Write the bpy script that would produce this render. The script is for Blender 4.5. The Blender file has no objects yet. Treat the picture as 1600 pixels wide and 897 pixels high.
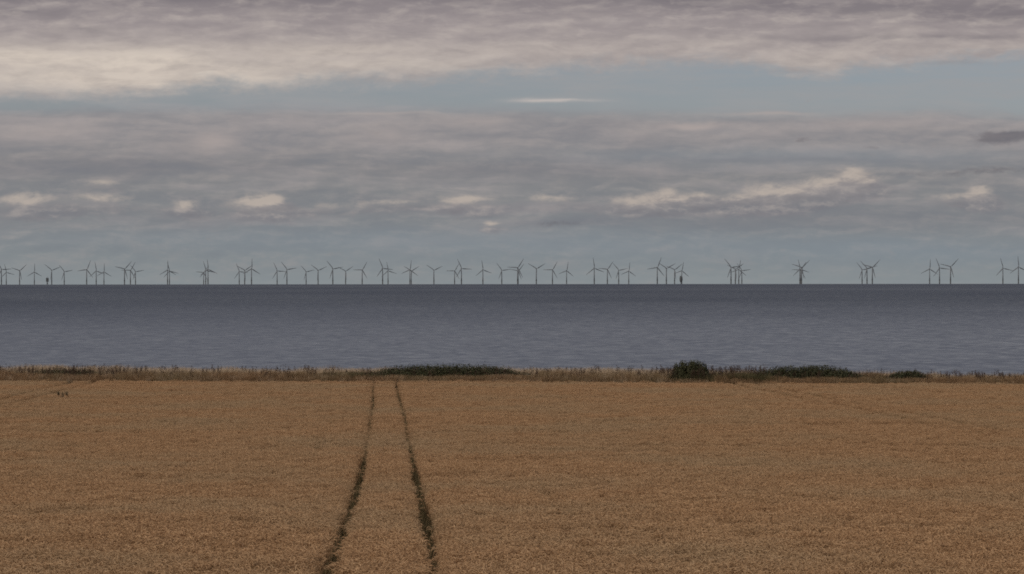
import bpy, bmesh, math, random
import numpy as np
from mathutils import Vector, Matrix, Euler

random.seed(7)
RNG = np.random.default_rng(11)
C = bpy.context.scene.collection
scene = bpy.context.scene
R = math.radians

# ------------------------------------------------------------------ survey of the place (metres, camera eye = z 0)
FOC = 6200.0            # focal length in units of 1/1600 of the picture's width
EARTH = 7.4e6           # radius of the earth with usual refraction
EYE = 20.0              # eye height above the sea
DIP = math.sqrt(2 * EYE / EARTH)
CROP = 0.80             # height of the crop

PY = np.array([-400., 0., 40., 65., 81.5, 108., 145., 184., 237., 306., 330., 420.])
PH = np.array([-6.0, 2.9, 4.0, 4.72, 5.17, 5.87, 6.62, 7.17, 7.78, 8.40, 8.55, 8.9])


def crop_depth(y):
    """how far the top of the crop lies below the eye, at distance y (smoothed)"""
    y = np.asarray(y, float)
    w = 8.0
    return (np.interp(y - 2 * w, PY, PH) + 2 * np.interp(y - w, PY, PH) + 3 * np.interp(y, PY, PH)
            + 2 * np.interp(y + w, PY, PH) + np.interp(y + 2 * w, PY, PH)) / 9.0


def field_end(x):
    return 312.0 - 0.15 * np.asarray(x, float)


def sstep(a, b, x):
    t = np.clip((np.asarray(x, float) - a) / (b - a), 0, 1)
    return t * t * (3 - 2 * t)


_TAB = {}


def vnoise(x, y, seed=0):
    x = np.asarray(x, float); y = np.asarray(y, float)
    if seed not in _TAB: _TAB[seed] = np.random.default_rng(seed).random((256, 256))
    tab = _TAB[seed]
    xi = np.floor(x).astype(int); yi = np.floor(y).astype(int)
    fx = x - xi; fy = y - yi
    fx = fx * fx * (3 - 2 * fx); fy = fy * fy * (3 - 2 * fy)
    a = tab[xi % 256, yi % 256]; b = tab[(xi + 1) % 256, yi % 256]
    c = tab[xi % 256, (yi + 1) % 256]; d = tab[(xi + 1) % 256, (yi + 1) % 256]
    return (a * (1 - fx) + b * fx) * (1 - fy) + (c * (1 - fx) + d * fx) * fy


def fbm(x, y, seed=0, n=3):
    s = 0; amp = 0.5; t = 0
    for k in range(n):
        s = s + amp * vnoise(np.asarray(x) * 2 ** k, np.asarray(y) * 2 ** k, seed + k); t += amp; amp *= 0.5
    return s / t


def ground_z(x, y):
    x = np.asarray(x, float); y = np.asarray(y, float)
    z = -(crop_depth(y) + CROP)
    e = y - field_end(x)
    z = z + 0.5 * sstep(-1.0, 2.5, e)                       # grass bank at the field margin
    z = z + 0.10 * (fbm(x / 17, y / 23, 5) - 0.5)
    edge = 15 + 5 * (fbm(x / 30, x * 0, 8) - 0.5)           # cliff behind the bank
    z = np.where(e > edge, z + (-EYE - 1.0 - z) * sstep(0, 9, e - edge), z)
    return z


def pix(px, dist):
    return (px - 800.0) * dist / FOC


def dist_for_row(y):
    """distance at which the top of the crop is seen at picture row y"""
    lo, hi = 30.0, 330.0
    for _ in range(50):
        m = 0.5 * (lo + hi)
        r = 444 - DIP * FOC + float(crop_depth(m)) * FOC / m
        if r > y: lo = m
        else: hi = m
    return m


# ------------------------------------------------------------------ helpers
def lin(r, g, b):
    f = lambda c: (c / 255 / 12.92) if c / 255 <= 0.04045 else ((c / 255 + 0.055) / 1.055) ** 2.4
    return (f(r), f(g), f(b), 1.0)


def mesh_obj(name, verts, faces, mats, parent=None, midx=None, smooth=False):
    me = bpy.data.meshes.new(name)
    me.from_pydata([tuple(v) for v in verts], [], faces)
    for m in (mats if isinstance(mats, (list, tuple)) else [mats]):
        me.materials.append(m)
    if midx is not None:
        me.polygons.foreach_set('material_index', midx)
    if smooth:
        me.polygons.foreach_set('use_smooth', [True] * len(me.polygons))
    me.update()
    o = bpy.data.objects.new(name, me)
    C.objects.link(o)
    if parent: o.parent = parent
    return o


def bm_obj(name, bm, mat, parent=None, smooth=False):
    me = bpy.data.meshes.new(name)
    bm.to_mesh(me); bm.free()
    me.materials.append(mat)
    if smooth:
        me.polygons.foreach_set('use_smooth', [True] * len(me.polygons))
    o = bpy.data.objects.new(name, me); C.objects.link(o)
    if parent: o.parent = parent
    return o


def tag(o, label=None, cat=None, group=None, kind=None):
    if label: o['label'] = label
    if cat: o['category'] = cat
    if group: o['group'] = group
    if kind: o['kind'] = kind
    return o


class Buf:
    def __init__(self): self.v = []; self.f = []; self.m = []
    def add(self, vs, fs, mi=0):
        b = len(self.v); self.v += [tuple(p) for p in vs]
        self.f += [tuple(i + b for i in q) for q in fs]; self.m += [mi] * len(fs)
    def ribbon(self, pts, widths, side, mi=0):
        vs = []
        for p, w in zip(pts, widths):
            vs.append(p - side * w * .5); vs.append(p + side * w * .5)
        self.add(vs, [(2 * i, 2 * i + 1, 2 * i + 3, 2 * i + 2) for i in range(len(pts) - 1)], mi)
    def tube(self, pts, radii, n=4, mi=0, cap=True):
        vs = []; fs = []
        for i, (p, r) in enumerate(zip(pts, radii)):
            d = (pts[min(i + 1, len(pts) - 1)] - pts[max(i - 1, 0)]).normalized()
            a = d.cross(Vector((0.31, 0.95, 0.05)) if abs(d.y) < .9 else Vector((1, 0, 0))).normalized(); b = d.cross(a)
            for k in range(n):
                t = 2 * math.pi * k / n
                vs.append(p + (a * math.cos(t) + b * math.sin(t)) * r)
        for i in range(len(pts) - 1):
            for k in range(n):
                fs.append((i * n + k, i * n + (k + 1) % n, (i + 1) * n + (k + 1) % n, (i + 1) * n + k))
        if cap:
            fs.append(tuple(range(n - 1, -1, -1))); fs.append(tuple((len(pts) - 1) * n + k for k in range(n)))
        self.add(vs, fs, mi)
    def obj(self, name, mats, parent=None, smooth=False):
        return mesh_obj(name, self.v, self.f, mats, parent, self.m, smooth)


# ------------------------------------------------------------------ node expression helper
class G:
    """tiny wrapper to write node graphs as expressions"""
    def __init__(self, nt): self.nt = nt
    def new(self, t, **kw):
        n = self.nt.nodes.new(t)
        for k, v in kw.items(): setattr(n, k, v)
        return n
    def put(self, sock, v):
        if isinstance(v, bpy.types.NodeSocket): self.nt.links.new(v, sock)
        else: sock.default_value = v
    def m(self, op, a, b=None, c=None, clamp=False):
        n = self.new('ShaderNodeMath', operation=op, use_clamp=clamp)
        for i, v in enumerate((a, b, c)):
            if v is not None: self.put(n.inputs[i], v)
        return n.outputs[0]
    def add(self, a, b): return self.m('ADD', a, b)
    def sub(self, a, b): return self.m('SUBTRACT', a, b)
    def mul(self, a, b): return self.m('MULTIPLY', a, b)
    def sm(self, e0, e1, x, lo=0.0, hi=1.0):
        n = self.new('ShaderNodeMapRange', interpolation_type='SMOOTHSTEP')
        self.put(n.inputs[0], x); self.put(n.inputs[1], e0); self.put(n.inputs[2], e1)
        n.inputs[3].default_value = lo; n.inputs[4].default_value = hi
        return n.outputs[0]
    def lerp(self, e0, e1, x, lo=0.0, hi=1.0):
        n = self.new('ShaderNodeMapRange', interpolation_type='LINEAR', clamp=True)
        self.put(n.inputs[0], x); n.inputs[1].default_value = e0; n.inputs[2].default_value = e1
        n.inputs[3].default_value = lo; n.inputs[4].default_value = hi
        return n.outputs[0]
    def xyz(self, x, y, z):
        n = self.new('ShaderNodeCombineXYZ')
        for i, v in enumerate((x, y, z)): self.put(n.inputs[i], v)
        return n.outputs[0]
    def sep(self, v):
        n = self.new('ShaderNodeSeparateXYZ'); self.put(n.inputs[0], v); return n.outputs
    def noise(self, vec, scale=1.0, detail=4.0, rough=0.5, col=False, dist=0.0):
        n = self.new('ShaderNodeTexNoise')
        self.put(n.inputs['Vector'], vec); n.inputs['Scale'].default_value = scale
        n.inputs['Detail'].default_value = detail; n.inputs['Roughness'].default_value = rough
        n.inputs['Distortion'].default_value = dist
        return n.outputs['Color' if col else 'Fac']
    def mix(self, f, a, b, mode='MIX'):
        n = self.new('ShaderNodeMix', data_type='RGBA', blend_type=mode)
        self.put(n.inputs[0], f); self.put(n.inputs[6], a); self.put(n.inputs[7], b)
        return n.outputs[2]
    def ramp(self, f, stops):
        n = self.new('ShaderNodeValToRGB'); e = n.color_ramp.elements
        while len(e) < len(stops): e.new(0.5)
        for k, (p, c) in zip(e, stops): k.position = p; k.color = c
        self.put(n.inputs[0], f); return n.outputs[0]


def material(name, rough=0.8, spec=0.2):
    m = bpy.data.materials.new(name); m.use_nodes = True
    b = m.node_tree.nodes['Principled BSDF']
    b.inputs['Roughness'].default_value = rough
    b.inputs['Specular IOR Level'].default_value = spec
    return m, G(m.node_tree), b


# ------------------------------------------------------------------ world: sky with cloud decks
SUN_AZ, SUN_EL = R(232), R(24)


def build_world():
    w = bpy.data.worlds.new('World'); scene.world = w; w.use_nodes = True
    nt = w.node_tree; nt.nodes.clear(); g = G(nt)
    out = g.new('ShaderNodeOutputWorld'); bg = g.new('ShaderNodeBackground')
    nt.links.new(bg.outputs[0], out.inputs[0])
    sky = g.new('ShaderNodeTexSky', sky_type='NISHITA', sun_disc=False)
    sky.sun_elevation = SUN_EL; sky.sun_rotation = SUN_AZ
    sky.air_density = 1.0; sky.dust_density = 0.6; sky.ozone_density = 1.5
    clear = g.mix(1.0, sky.outputs[0], SKYTINT, 'MULTIPLY')
    d = g.sep(g.new('ShaderNodeTexCoord').outputs['Generated'])
    az = g.m('ARCTAN2', d[0], d[1]); el = g.m('ARCSINE', d[2])
    X0 = g.m('MULTIPLY_ADD', az, FOC, 800.0)                       # bearing and height of the sky, 0.0092 degrees a unit
    Y0 = g.m('MULTIPLY_ADD', el, -FOC, 444.0 - DIP * FOC)
    wv = g.sep(g.noise(g.xyz(g.mul(X0, 1 / 190), g.mul(Y0, 1 / 55), 3.1), 1, 5, 0.55, col=True))
    X = g.m('MULTIPLY_ADD', g.sub(wv[0], 0.5), 70.0, X0)
    Y = g.m('MULTIPLY_ADD', g.sub(wv[1], 0.5), 26.0, Y0)

    def nz(sx, sy, seed, detail=5, rough=0.55, x=X, y=Y):
        return g.noise(g.xyz(g.mul(x, 1 / sx), g.mul(y, 1 / sy), seed), 1, detail, rough)

    def gs(x0, y0, sx, sy, x=X, y=Y):
        a = g.m('POWER', g.m('MULTIPLY_ADD', x, 1 / sx, -x0 / sx), 2.0)
        b = g.m('MULTIPLY_ADD', y, 1 / sy, -y0 / sy)
        q = g.m('MULTIPLY_ADD', b, b, a)
        return g.m('EXPONENT', g.mul(q, -1.0))

    def total(items, **kw):
        s = None
        for it in items:
            v = gs(*it[:4], **kw)
            if len(it) > 4: v = g.mul(v, it[4])
            s = v if s is None else g.add(s, v)
        return s

    streak = nz(330, 27, 9.3, 5, 0.55)
    fine = nz(66, 14, 21.7, 4, 0.55)
    puff = nz(40, 17, 33.1, 7, 0.62)
    tiny = nz(15, 8, 71.0, 5, 0.6, X0, Y0)
    mott0 = nz(140, 24, 91.0, 4, 0.55)
    # relief of the cloud tops: density here against density a little way towards the light
    XL = g.sub(X, 9.0); YL = g.sub(Y, 7.0)
    rel_p = g.sub(puff, nz(40, 17, 33.1, 7, 0.62, XL, YL))
    rel_m = g.sub(nz(78, 25, 61.0, 6, 0.6), nz(78, 25, 61.0, 6, 0.6, XL, YL))

    # --- thin grey veil of the lower sky
    t = g.lerp(160, 444, Y)
    veil = g.ramp(t, [(0.0, lin(142, 148, 154)), (0.07, lin(150, 146, 147)), (0.2, lin(147, 143, 144)), (0.33, lin(137, 135, 136)),
                      (0.5, lin(132, 133, 135)), (0.68, lin(130, 133, 136)), (0.85, lin(131, 137, 140)), (1.0, lin(135, 142, 145))])
    clear = g.mix(g.sm(0.34, 0.70, g.mul(g.add(streak, mott0), 0.5), 0.12, 0.85), clear, lin(154, 155, 157))
    vm = g.sm(154, 190, g.m('MULTIPLY_ADD', g.sub(streak, 0.5), 38.0, g.sub(Y, g.sm(750, 1250, X0, 0.0, 11.0))))
    col = g.mix(vm, clear, veil)
    # streaks of light and dark inside the veil
    k = g.mul(g.sub(g.sm(0.36, 0.66, streak), 0.5), g.sm(430, 330, Y0))
    k = g.m('MULTIPLY_ADD', g.sub(g.sm(0.3, 0.7, fine), 0.5), g.sm(440, 300, Y0, 0.1, 0.55), k)
    k = g.mul(k, vm)
    col = g.mix(g.m('MULTIPLY', k, 0.42, clamp=True), col, lin(172, 163, 162))
    col = g.mix(g.m('MULTIPLY', k, -0.50, clamp=True), col, lin(112, 117, 126))
    mott = nz(78, 25, 61.0, 6, 0.6)
    mk = g.mul(g.mul(g.sub(mott, 0.5), vm), g.sm(444, 400, Y0, 0.5, 1.0))
    col = g.mix(g.m('MULTIPLY', mk, 1.15, clamp=True), col, lin(150, 143, 143))
    col = g.mix(g.m('MULTIPLY', mk, -1.05, clamp=True), col, lin(120, 125, 132))
    rk = g.mul(g.mul(rel_m, vm), g.sm(444, 380, Y0, 0.25, 1.0))
    col = g.mix(g.m('MULTIPLY', rk, 0.85, clamp=True), col, lin(186, 175, 168))
    col = g.mix(g.m('MULTIPLY', rk, -0.65, clamp=True), col, lin(108, 110, 118))
    # bluish breaks on the right below the clear strip and low over the sea
    col = g.mix(g.mul(total([(1250, 245, 420, 16), (960, 382, 500, 26), (350, 375, 400, 20, .6), (1480, 395, 260, 22)]), 0.4), col, lin(127, 138, 147))
    # soft pinkish patches
    col = g.mix(g.m('MULTIPLY', total([(335, 222, 36, 15), (70, 205, 90, 14, .5), (600, 210, 70, 14, .5), (590, 178, 100, 3, .7), (1075, 198, 55, 5),
                                       (1200, 181, 70, 3, .8), (730, 190, 60, 10, .6), (1370, 200, 60, 7, .5)]), 0.62, clamp=True), col, lin(178, 166, 161))
    col = g.mix(g.m('MULTIPLY', total([(838, 157, 40, 3.0), (880, 156, 26, 2.2, .6), (925, 158, 30, 2.2, .35)], y=g.m('MULTIPLY_ADD', g.sub(fine, 0.5), 9.0, Y0)), 0.7, clamp=True), col, lin(198, 188, 182))
    # dull grey bands
    col = g.mix(g.m('MULTIPLY', total([(180, 262, 260, 16), (830, 268, 200, 14, .8), (1300, 340, 330, 18, .7), (880, 350, 90, 6, .9), (300, 345, 110, 14, .5), (1200, 250, 300, 5, .6)]), 0.42, clamp=True),
                col, lin(114, 115, 123))
    # --- small cumulus over the sea: lit heads, grey bases
    cum = [(35, 318, 42, 12), (150, 314, 55, 10, .72), (155, 289, 36, 6, .62), (287, 323, 24, 8), (400, 321, 44, 12, 1.1), (424, 314, 16, 9, .8), (722, 318, 46, 9), (766, 352, 17, 6, .95),
           (530, 325, 60, 6, .55), (610, 318, 40, 5, .6), (850, 314, 42, 9, .6), (1030, 315, 66, 9), (1040, 303, 18, 7, .9), (1090, 306, 14, 5, .7), (1195, 304, 44, 13, 1.0), (1300, 288, 42, 11, .75), (1345, 290, 34, 12, .4), (1240, 306, 34, 8, .55), (980, 322, 40, 8, .7),
           (1324, 270, 20, 9, .9), (1268, 294, 34, 10, .62), (1350, 282, 26, 9, .5), (1140, 312, 40, 8, .6), (1526, 304, 22, 10, 1.0), (1490, 312, 42, 8, .6)]
    cum = [(x, y, sx * 1.12, sy * 1.45, *a) for x, y, sx, sy, *a in cum]
    XC = g.m('MULTIPLY_ADD', g.sub(wv[0], 0.5), 26.0, X0)
    YC = g.m('MULTIPLY_ADD', g.sub(wv[1], 0.5), 9.0, Y0)
    base = total([(x + 0.35 * sx, y + 0.9 * sy, sx * 1.45, sy * 1.0, (a[0] if a else 1.0)) for x, y, sx, sy, *a in cum], x=XC, y=YC)
    body = total(cum, x=XC, y=YC)
    pt = g.m('MULTIPLY_ADD', g.sub(tiny, 0.5), 0.55, g.sub(puff, 0.5))
    bn = g.m('MULTIPLY_ADD', pt, 1.2, base)
    col = g.mix(g.mul(g.sm(0.2, 1.0, bn), 0.45), col, lin(122, 120, 126))
    hn = g.m('MULTIPLY_ADD', pt, 1.3, body)
    col = g.mix(g.mul(g.sm(0.05, 1.4, hn), 0.60), col, lin(156, 149, 147))
    crest = total([(x + .12 * sx, y - 0.32 * sy, sx * .8, sy * .6, (a[0] if a else 1.0)) for x, y, sx, sy, *a in cum], x=XC, y=YC)
    cn = g.add(g.m('MULTIPLY_ADD', pt, 1.15, g.m('MULTIPLY_ADD', base, -0.42, g.mul(crest, 1.32))), g.mul(g.mul(rel_p, 1.8), g.sm(0.1, 0.8, crest)))
    col = g.mix(g.mul(g.sm(0.05, 1.35, cn), 0.74), col, lin(188, 176, 165))
    cr = g.mul(rel_p, g.sm(0.35, 1.0, base))
    col = g.mix(g.m('MULTIPLY', cr, 1.3, clamp=True), col, lin(196, 184, 174))
    col = g.mix(g.m('MULTIPLY', cr, -1.6, clamp=True), col, lin(118, 115, 120))
    # dark scraps of cloud
    dn = g.m('MULTIPLY_ADD', pt, 1.7, total([(1562, 217, 46, 10, 1.15), (1590, 213, 30, 9, .6), (1256, 221, 16, 5, .8), (1356, 233, 18, 4, .7), (1560, 266, 60, 7, .7), (1440, 270, 90, 6, .6), (870, 352, 60, 4, .6)]))
    col = g.mix(g.mul(g.sm(0.2, 1.2, dn), 0.62), col, lin(98, 95, 102))
    # --- the high deck
    edge = g.new('ShaderNodeFloatCurve')
    cv = edge.mapping.curves[0]
    pts = [(0, 152), (240, 146), (330, 131), (420, 138), (520, 126), (640, 131), (720, 119), (830, 112), (940, 104), (1050, 98), (1180, 106), (1265, 124), (1340, 108), (1460, 99), (1600, 92)]
    cv.points[0].location = (0, 0.5); cv.points[1].location = (1, 0.5)
    for px, py in pts[1:-1]: cv.points.new(px / 1600, py / 200)
    cv.points[0].location = (0, pts[0][1] / 200); cv.points[-1].location = (1, pts[-1][1] / 200)
    edge.mapping.update(); edge.inputs[0].default_value = 1.0
    g.put(edge.inputs[1], g.mul(X0, 1 / 1600))
    ey = g.m('MULTIPLY_ADD', edge.outputs[0], 200.0, g.mul(pt, 34.0))
    dm = g.sm(16, -20, g.sub(Y, ey))
    deck = g.ramp(g.lerp(-10, 130, Y), [(0.0, lin(131, 124, 127)), (0.14, lin(143, 135, 137)), (0.35, lin(157, 148, 148)), (0.7, lin(165, 156, 154)), (1.0, lin(166, 160, 158))])
    lit = total([(130, 110, 300, 32, 1.2), (330, 116, 170, 20, .7), (0, 82, 260, 14, .5), (480, 78, 150, 13, .45), (620, 104, 170, 12, .6), (860, 80, 240, 16, .3), (1280, 100, 90, 16, .45), (1500, 78, 200, 10, .2)])
    lit = g.mul(lit, g.sm(0.2, 0.75, nz(150, 30, 51.0, 5, 0.55), 0.55, 1.1))
    deck = g.mix(g.m('MULTIPLY', lit, 0.95, clamp=True), deck, lin(210, 198, 186))
    dk = total([(40, 24, 90, 9, .9), (145, 46, 34, 6, .8), (90, -6, 330, 12, .8), (520, -2, 260, 8, .5), (1080, 4, 150, 9, .8), (1350, 14, 220, 14, .8), (1590, 30, 130, 18, .9), (1420, 62, 220, 5, .8), (930, 92, 90, 6, .4), (1500, 100, 90, 4, .7)])
    dk = g.m('MULTIPLY_ADD', g.sub(streak, 0.5), -0.9, dk)
    deck = g.mix(g.m('MULTIPLY', dk, 0.6, clamp=True), deck, lin(110, 105, 112))
    lump = g.sub(nz(120, 30, 83.0, 6, 0.6), 0.5)
    deck = g.mix(g.m('MULTIPLY', rel_m, 1.3, clamp=True), deck, lin(208, 197, 187))
    deck = g.mix(g.m('MULTIPLY', rel_m, -1.1, clamp=True), deck, lin(124, 118, 121))
    deck = g.mix(g.m('MULTIPLY', lump, 1.3, clamp=True), deck, lin(198, 187, 178))
    deck = g.mix(g.m('MULTIPLY', lump, -1.3, clamp=True), deck, lin(130, 123, 127))
    deck = g.mix(g.m('MULTIPLY', g.sub(fine, 0.5), 0.7, clamp=True), deck, lin(196, 186, 180))
    deck = g.mix(g.m('MULTIPLY', g.sub(0.5, fine), 0.7, clamp=True), deck, lin(128, 122, 126))
    col = g.mix(dm, col, deck)
    # --- the rest of the overcast, above what the lens takes in
    big = g.noise(g.xyz(g.mul(az, 3.0), g.mul(el, 7.0), 4.0), 1, 5, 0.55)
    over = g.mix(g.sm(0.35, 0.65, big), OVER_DARK, OVER_LIGHT)
    col = g.mix(g.sm(-30, -900, Y0), col, over)
    nt.links.new(col, bg.inputs[0]); bg.inputs[1].default_value = 1.0
    w.cycles.sampling_method = 'MANUAL'; w.cycles.sample_map_resolution = 512


SKYTINT = (0.0485, 0.0492, 0.0655, 1)
OVER_DARK = (0.36, 0.36, 0.37, 1)
OVER_LIGHT = (0.62, 0.61, 0.60, 1)
build_world()

sun = bpy.data.lights.new('sun', 'SUN'); sun.energy = 1.0; sun.angle = R(14); sun.color = (1.0, 0.92, 0.82)
so = bpy.data.objects.new('sun', sun); C.objects.link(so)
sdir = Vector((math.sin(SUN_AZ) * math.cos(SUN_EL), math.cos(SUN_AZ) * math.cos(SUN_EL), math.sin(SUN_EL)))
so.rotation_euler = sdir.to_track_quat('Z', 'Y').to_euler()

# ------------------------------------------------------------------ camera
cam = bpy.data.cameras.new('camera'); cam.sensor_width = 36; cam.lens = 36 * FOC / 1600
cam.clip_start = 0.5; cam.clip_end = 90000
co = bpy.data.objects.new('camera', cam); C.objects.link(co); scene.camera = co
pitch = -DIP - 4.5 / FOC
co.rotation_euler = (Matrix.Rotation(math.pi / 2 + pitch, 4, 'X') @ Matrix.Rotation(R(-0.045), 4, 'Z')).to_euler()

# ------------------------------------------------------------------ sea
def sea_z(d): return -EYE - d * d / (2 * EARTH)


def build_sea():
    m, g, b = material('sea_water', 0.32, 0.5)
    b.inputs['IOR'].default_value = 1.33
    P = g.new('ShaderNodeNewGeometry').outputs['Position']
    p = g.sep(P)
    dist = p[1]
    # wave facets: slopes straight from noise in metres, so the far water keeps its chop
    a = g.noise(g.xyz(g.mul(p[0], 1 / 3.6), g.mul(p[1], 1 / 8.0), 0.0), 1, 5, 0.62, col=True)
    c = g.noise(g.xyz(g.mul(p[0], 1 / 38.0), g.mul(p[1], 1 / 60.0), 7.0), 1, 4, 0.6, col=True)
    a = g.sep(a); c = g.sep(c)
    sx = g.add(g.mul(g.sub(a[0], 0.5), 0.5), g.mul(g.sub(c[0], 0.5), 0.2))
    sy = g.add(g.mul(g.sub(a[1], 0.5), 1.25), g.mul(g.sub(c[1], 0.5), 0.10))
    nv = g.xyz(sx, g.sub(sy, SEA_TILT), 1.0)
    n = g.new('ShaderNodeVectorMath', operation='NORMALIZE'); g.put(n.inputs[0], nv)
    g.put(b.inputs['Normal'], n.outputs[0])
    # sea's reflected brightness painted in: darker blue-grey far out, paler towards the shore
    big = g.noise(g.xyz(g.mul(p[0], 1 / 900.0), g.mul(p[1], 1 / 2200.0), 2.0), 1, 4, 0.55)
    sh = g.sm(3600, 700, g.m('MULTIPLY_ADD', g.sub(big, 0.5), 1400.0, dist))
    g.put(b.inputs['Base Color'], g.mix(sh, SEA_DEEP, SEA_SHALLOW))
    g.put(b.inputs['Roughness'], g.sm(0.3, 0.7, big, 0.34, 0.46))
    # polar sheet, curved like the earth, from the beach to beyond the horizon
    rs = np.concatenate([np.linspace(0, 4000, 30), np.geomspace(4200, 60000, 120)])
    na = 256
    vs = []; fs = []
    for r in rs:
        for k in range(na):
            t = 2 * math.pi * k / na
            vs.append((r * math.sin(t), r * math.cos(t), sea_z(r)))
    for i in range(len(rs) - 1):
        for k in range(na):
            fs.append((i * na + k, i * na + (k + 1) % na, (i + 1) * na + (k + 1) % na, (i + 1) * na + k)[::-1])
    o = mesh_obj('sea', vs, fs, m, smooth=True)
    tag(o, kind='structure')


SEA_TILT = 0.30
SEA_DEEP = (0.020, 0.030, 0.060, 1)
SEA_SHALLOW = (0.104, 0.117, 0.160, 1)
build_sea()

# ------------------------------------------------------------------ land
def build_land():
    m, g, b = material('dry_soil', 0.95, 0.1)
    P = g.new('ShaderNodeNewGeometry').outputs['Position']
    n1 = g.noise(P, 0.35, 5, 0.6); n2 = g.noise(P, 9.0, 6, 0.65)
    col = g.mix(n1, (0.12, 0.082, 0.050, 1), (0.19, 0.135, 0.082, 1))
    col = g.mix(g.sm(0.35, 0.7, n2), col, (0.080, 0.058, 0.038, 1))
    g.put(b.inputs['Base Color'], col)
    bp = g.new('ShaderNodeBump'); bp.inputs['Strength'].default_value = 0.7; bp.inputs['Distance'].default_value = 0.05
    g.put(bp.inputs['Height'], n2); g.put(b.inputs['Normal'], bp.outputs[0])
    xs = np.concatenate([np.geomspace(-1500, -62, 24), np.linspace(-60, 60, 121), np.geomspace(62, 1500, 24)])
    ys = np.concatenate([np.linspace(-400, 40, 30), np.linspace(45, 300, 110), np.linspace(301, 350, 99), np.linspace(355, 620, 40)])
    XX, YY = np.meshgrid(xs, ys)
    ZZ = ground_z(XX, YY)
    ZZ = ZZ - np.clip(np.abs(XX) - 100, 0, None) * 0.002
    ZZ = np.where(YY - field_end(XX) > 25, np.minimum(ZZ, -EYE - 1.0), ZZ)
    vs = np.stack([XX, YY, ZZ], -1).reshape(-1, 3)
    nx = len(xs)
    fs = [(j * nx + i, j * nx + i + 1, (j + 1) * nx + i + 1, (j + 1) * nx + i) for j in range(len(ys) - 1) for i in range(nx - 1)]
    tag(mesh_obj('ground', vs.tolist(), fs, m, smooth=True), kind='structure')


build_land()

# ------------------------------------------------------------------ scattering (only for what nobody could count)
def source_collection(name, objs):
    c = bpy.data.collections.new(name)
    for o in objs:
        for k in list(o.users_collection): k.objects.unlink(o)
        c.objects.link(o)
    return c


def scatter(name, pts, rot, scl, idx, coll, label, cat):
    me = bpy.data.meshes.new(name)
    n = len(pts)
    me.vertices.add(n); me.vertices.foreach_set('co', np.asarray(pts, np.float32).ravel())
    a = me.attributes.new('turn', 'FLOAT_VECTOR', 'POINT'); a.data.foreach_set('vector', np.asarray(rot, np.float32).ravel())
    a = me.attributes.new('size', 'FLOAT_VECTOR', 'POINT'); a.data.foreach_set('vector', np.asarray(scl, np.float32).ravel())
    a = me.attributes.new('pick', 'INT', 'POINT'); a.data.foreach_set('value', np.asarray(idx, np.int32))
    o = bpy.data.objects.new(name, me); C.objects.link(o)
    ng = bpy.data.node_groups.new(name, 'GeometryNodeTree')
    ng.interface.new_socket('Geometry', in_out='INPUT', socket_type='NodeSocketGeometry')
    ng.interface.new_socket('Geometry', in_out='OUTPUT', socket_type='NodeSocketGeometry')
    N = ng.nodes.new; L = ng.links.new
    gi = N('NodeGroupInput'); go = N('NodeGroupOutput')
    ci = N('GeometryNodeCollectionInfo'); ci.inputs[0].default_value = coll
    ci.inputs['Separate Children'].default_value = True; ci.inputs['Reset Children'].default_value = True
    ip = N('GeometryNodeInstanceOnPoints'); ip.inputs['Pick Instance'].default_value = True
    def attr(nm, t):
        q = N('GeometryNodeInputNamedAttribute'); q.data_type = t; q.inputs['Name'].default_value = nm
        return [s for s in q.outputs if s.enabled][0]
    L(gi.outputs[0], ip.inputs['Points']); L(ci.outputs[0], ip.inputs['Instance'])
    L(attr('pick', 'INT'), ip.inputs['Instance Index'])
    e2r = N('FunctionNodeEulerToRotation'); L(attr('turn', 'FLOAT_VECTOR'), e2r.inputs[0])
    L(e2r.outputs[0], ip.inputs['Rotation']); L(attr('size', 'FLOAT_VECTOR'), ip.inputs['Scale'])
    L(ip.outputs[0], go.inputs[0])
    md = o.modifiers.new('scatter', 'NODES'); md.node_group = ng
    tag(o, label, cat, kind='stuff')
    return o


def rnd(a, b): return random.uniform(a, b)


def plant_mat(name, c1, c2, c3=None, patch=6.0, rough=0.75, transl=0.0, patchcol=None):
    """dry or green plant tissue: every instance differs a little, and the ripeness drifts across the ground"""
    m, g, b = material(name, rough, 0.15)
    rn = g.new('ShaderNodeObjectInfo').outputs['Random']
    P = g.new('ShaderNodeNewGeometry').outputs['Position']
    col = g.mix(rn, c1, c2)
    if c3:
        n = g.noise(P, 14.0, 2, 0.6)
        col = g.mix(g.sm(0.42, 0.66, n), col, c3)
    if patchcol:
        q = g.sep(P)
        n = g.noise(g.xyz(g.mul(q[0], 1 / patch), g.mul(q[1], 1 / (patch * 2.2)), 0.0), 1, 5, 0.6)
        col = g.mix(g.sm(0.40, 0.66, n, 0.0, 0.75), col, patchcol)
    g.put(b.inputs['Base Color'], col)
    return m


# ---- wheat
M_EAR = plant_mat('wheat_ear', (0.40, 0.232, 0.118, 1), (0.60, 0.375, 0.205, 1), (0.34, 0.196, 0.102, 1), patch=11.0, patchcol=(0.42, 0.285, 0.165, 1))
M_STRAW = plant_mat('wheat_straw', (0.34, 0.200, 0.100, 1), (0.47, 0.288, 0.150, 1), None, patch=11.0, patchcol=(0.33, 0.225, 0.122, 1))


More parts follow.
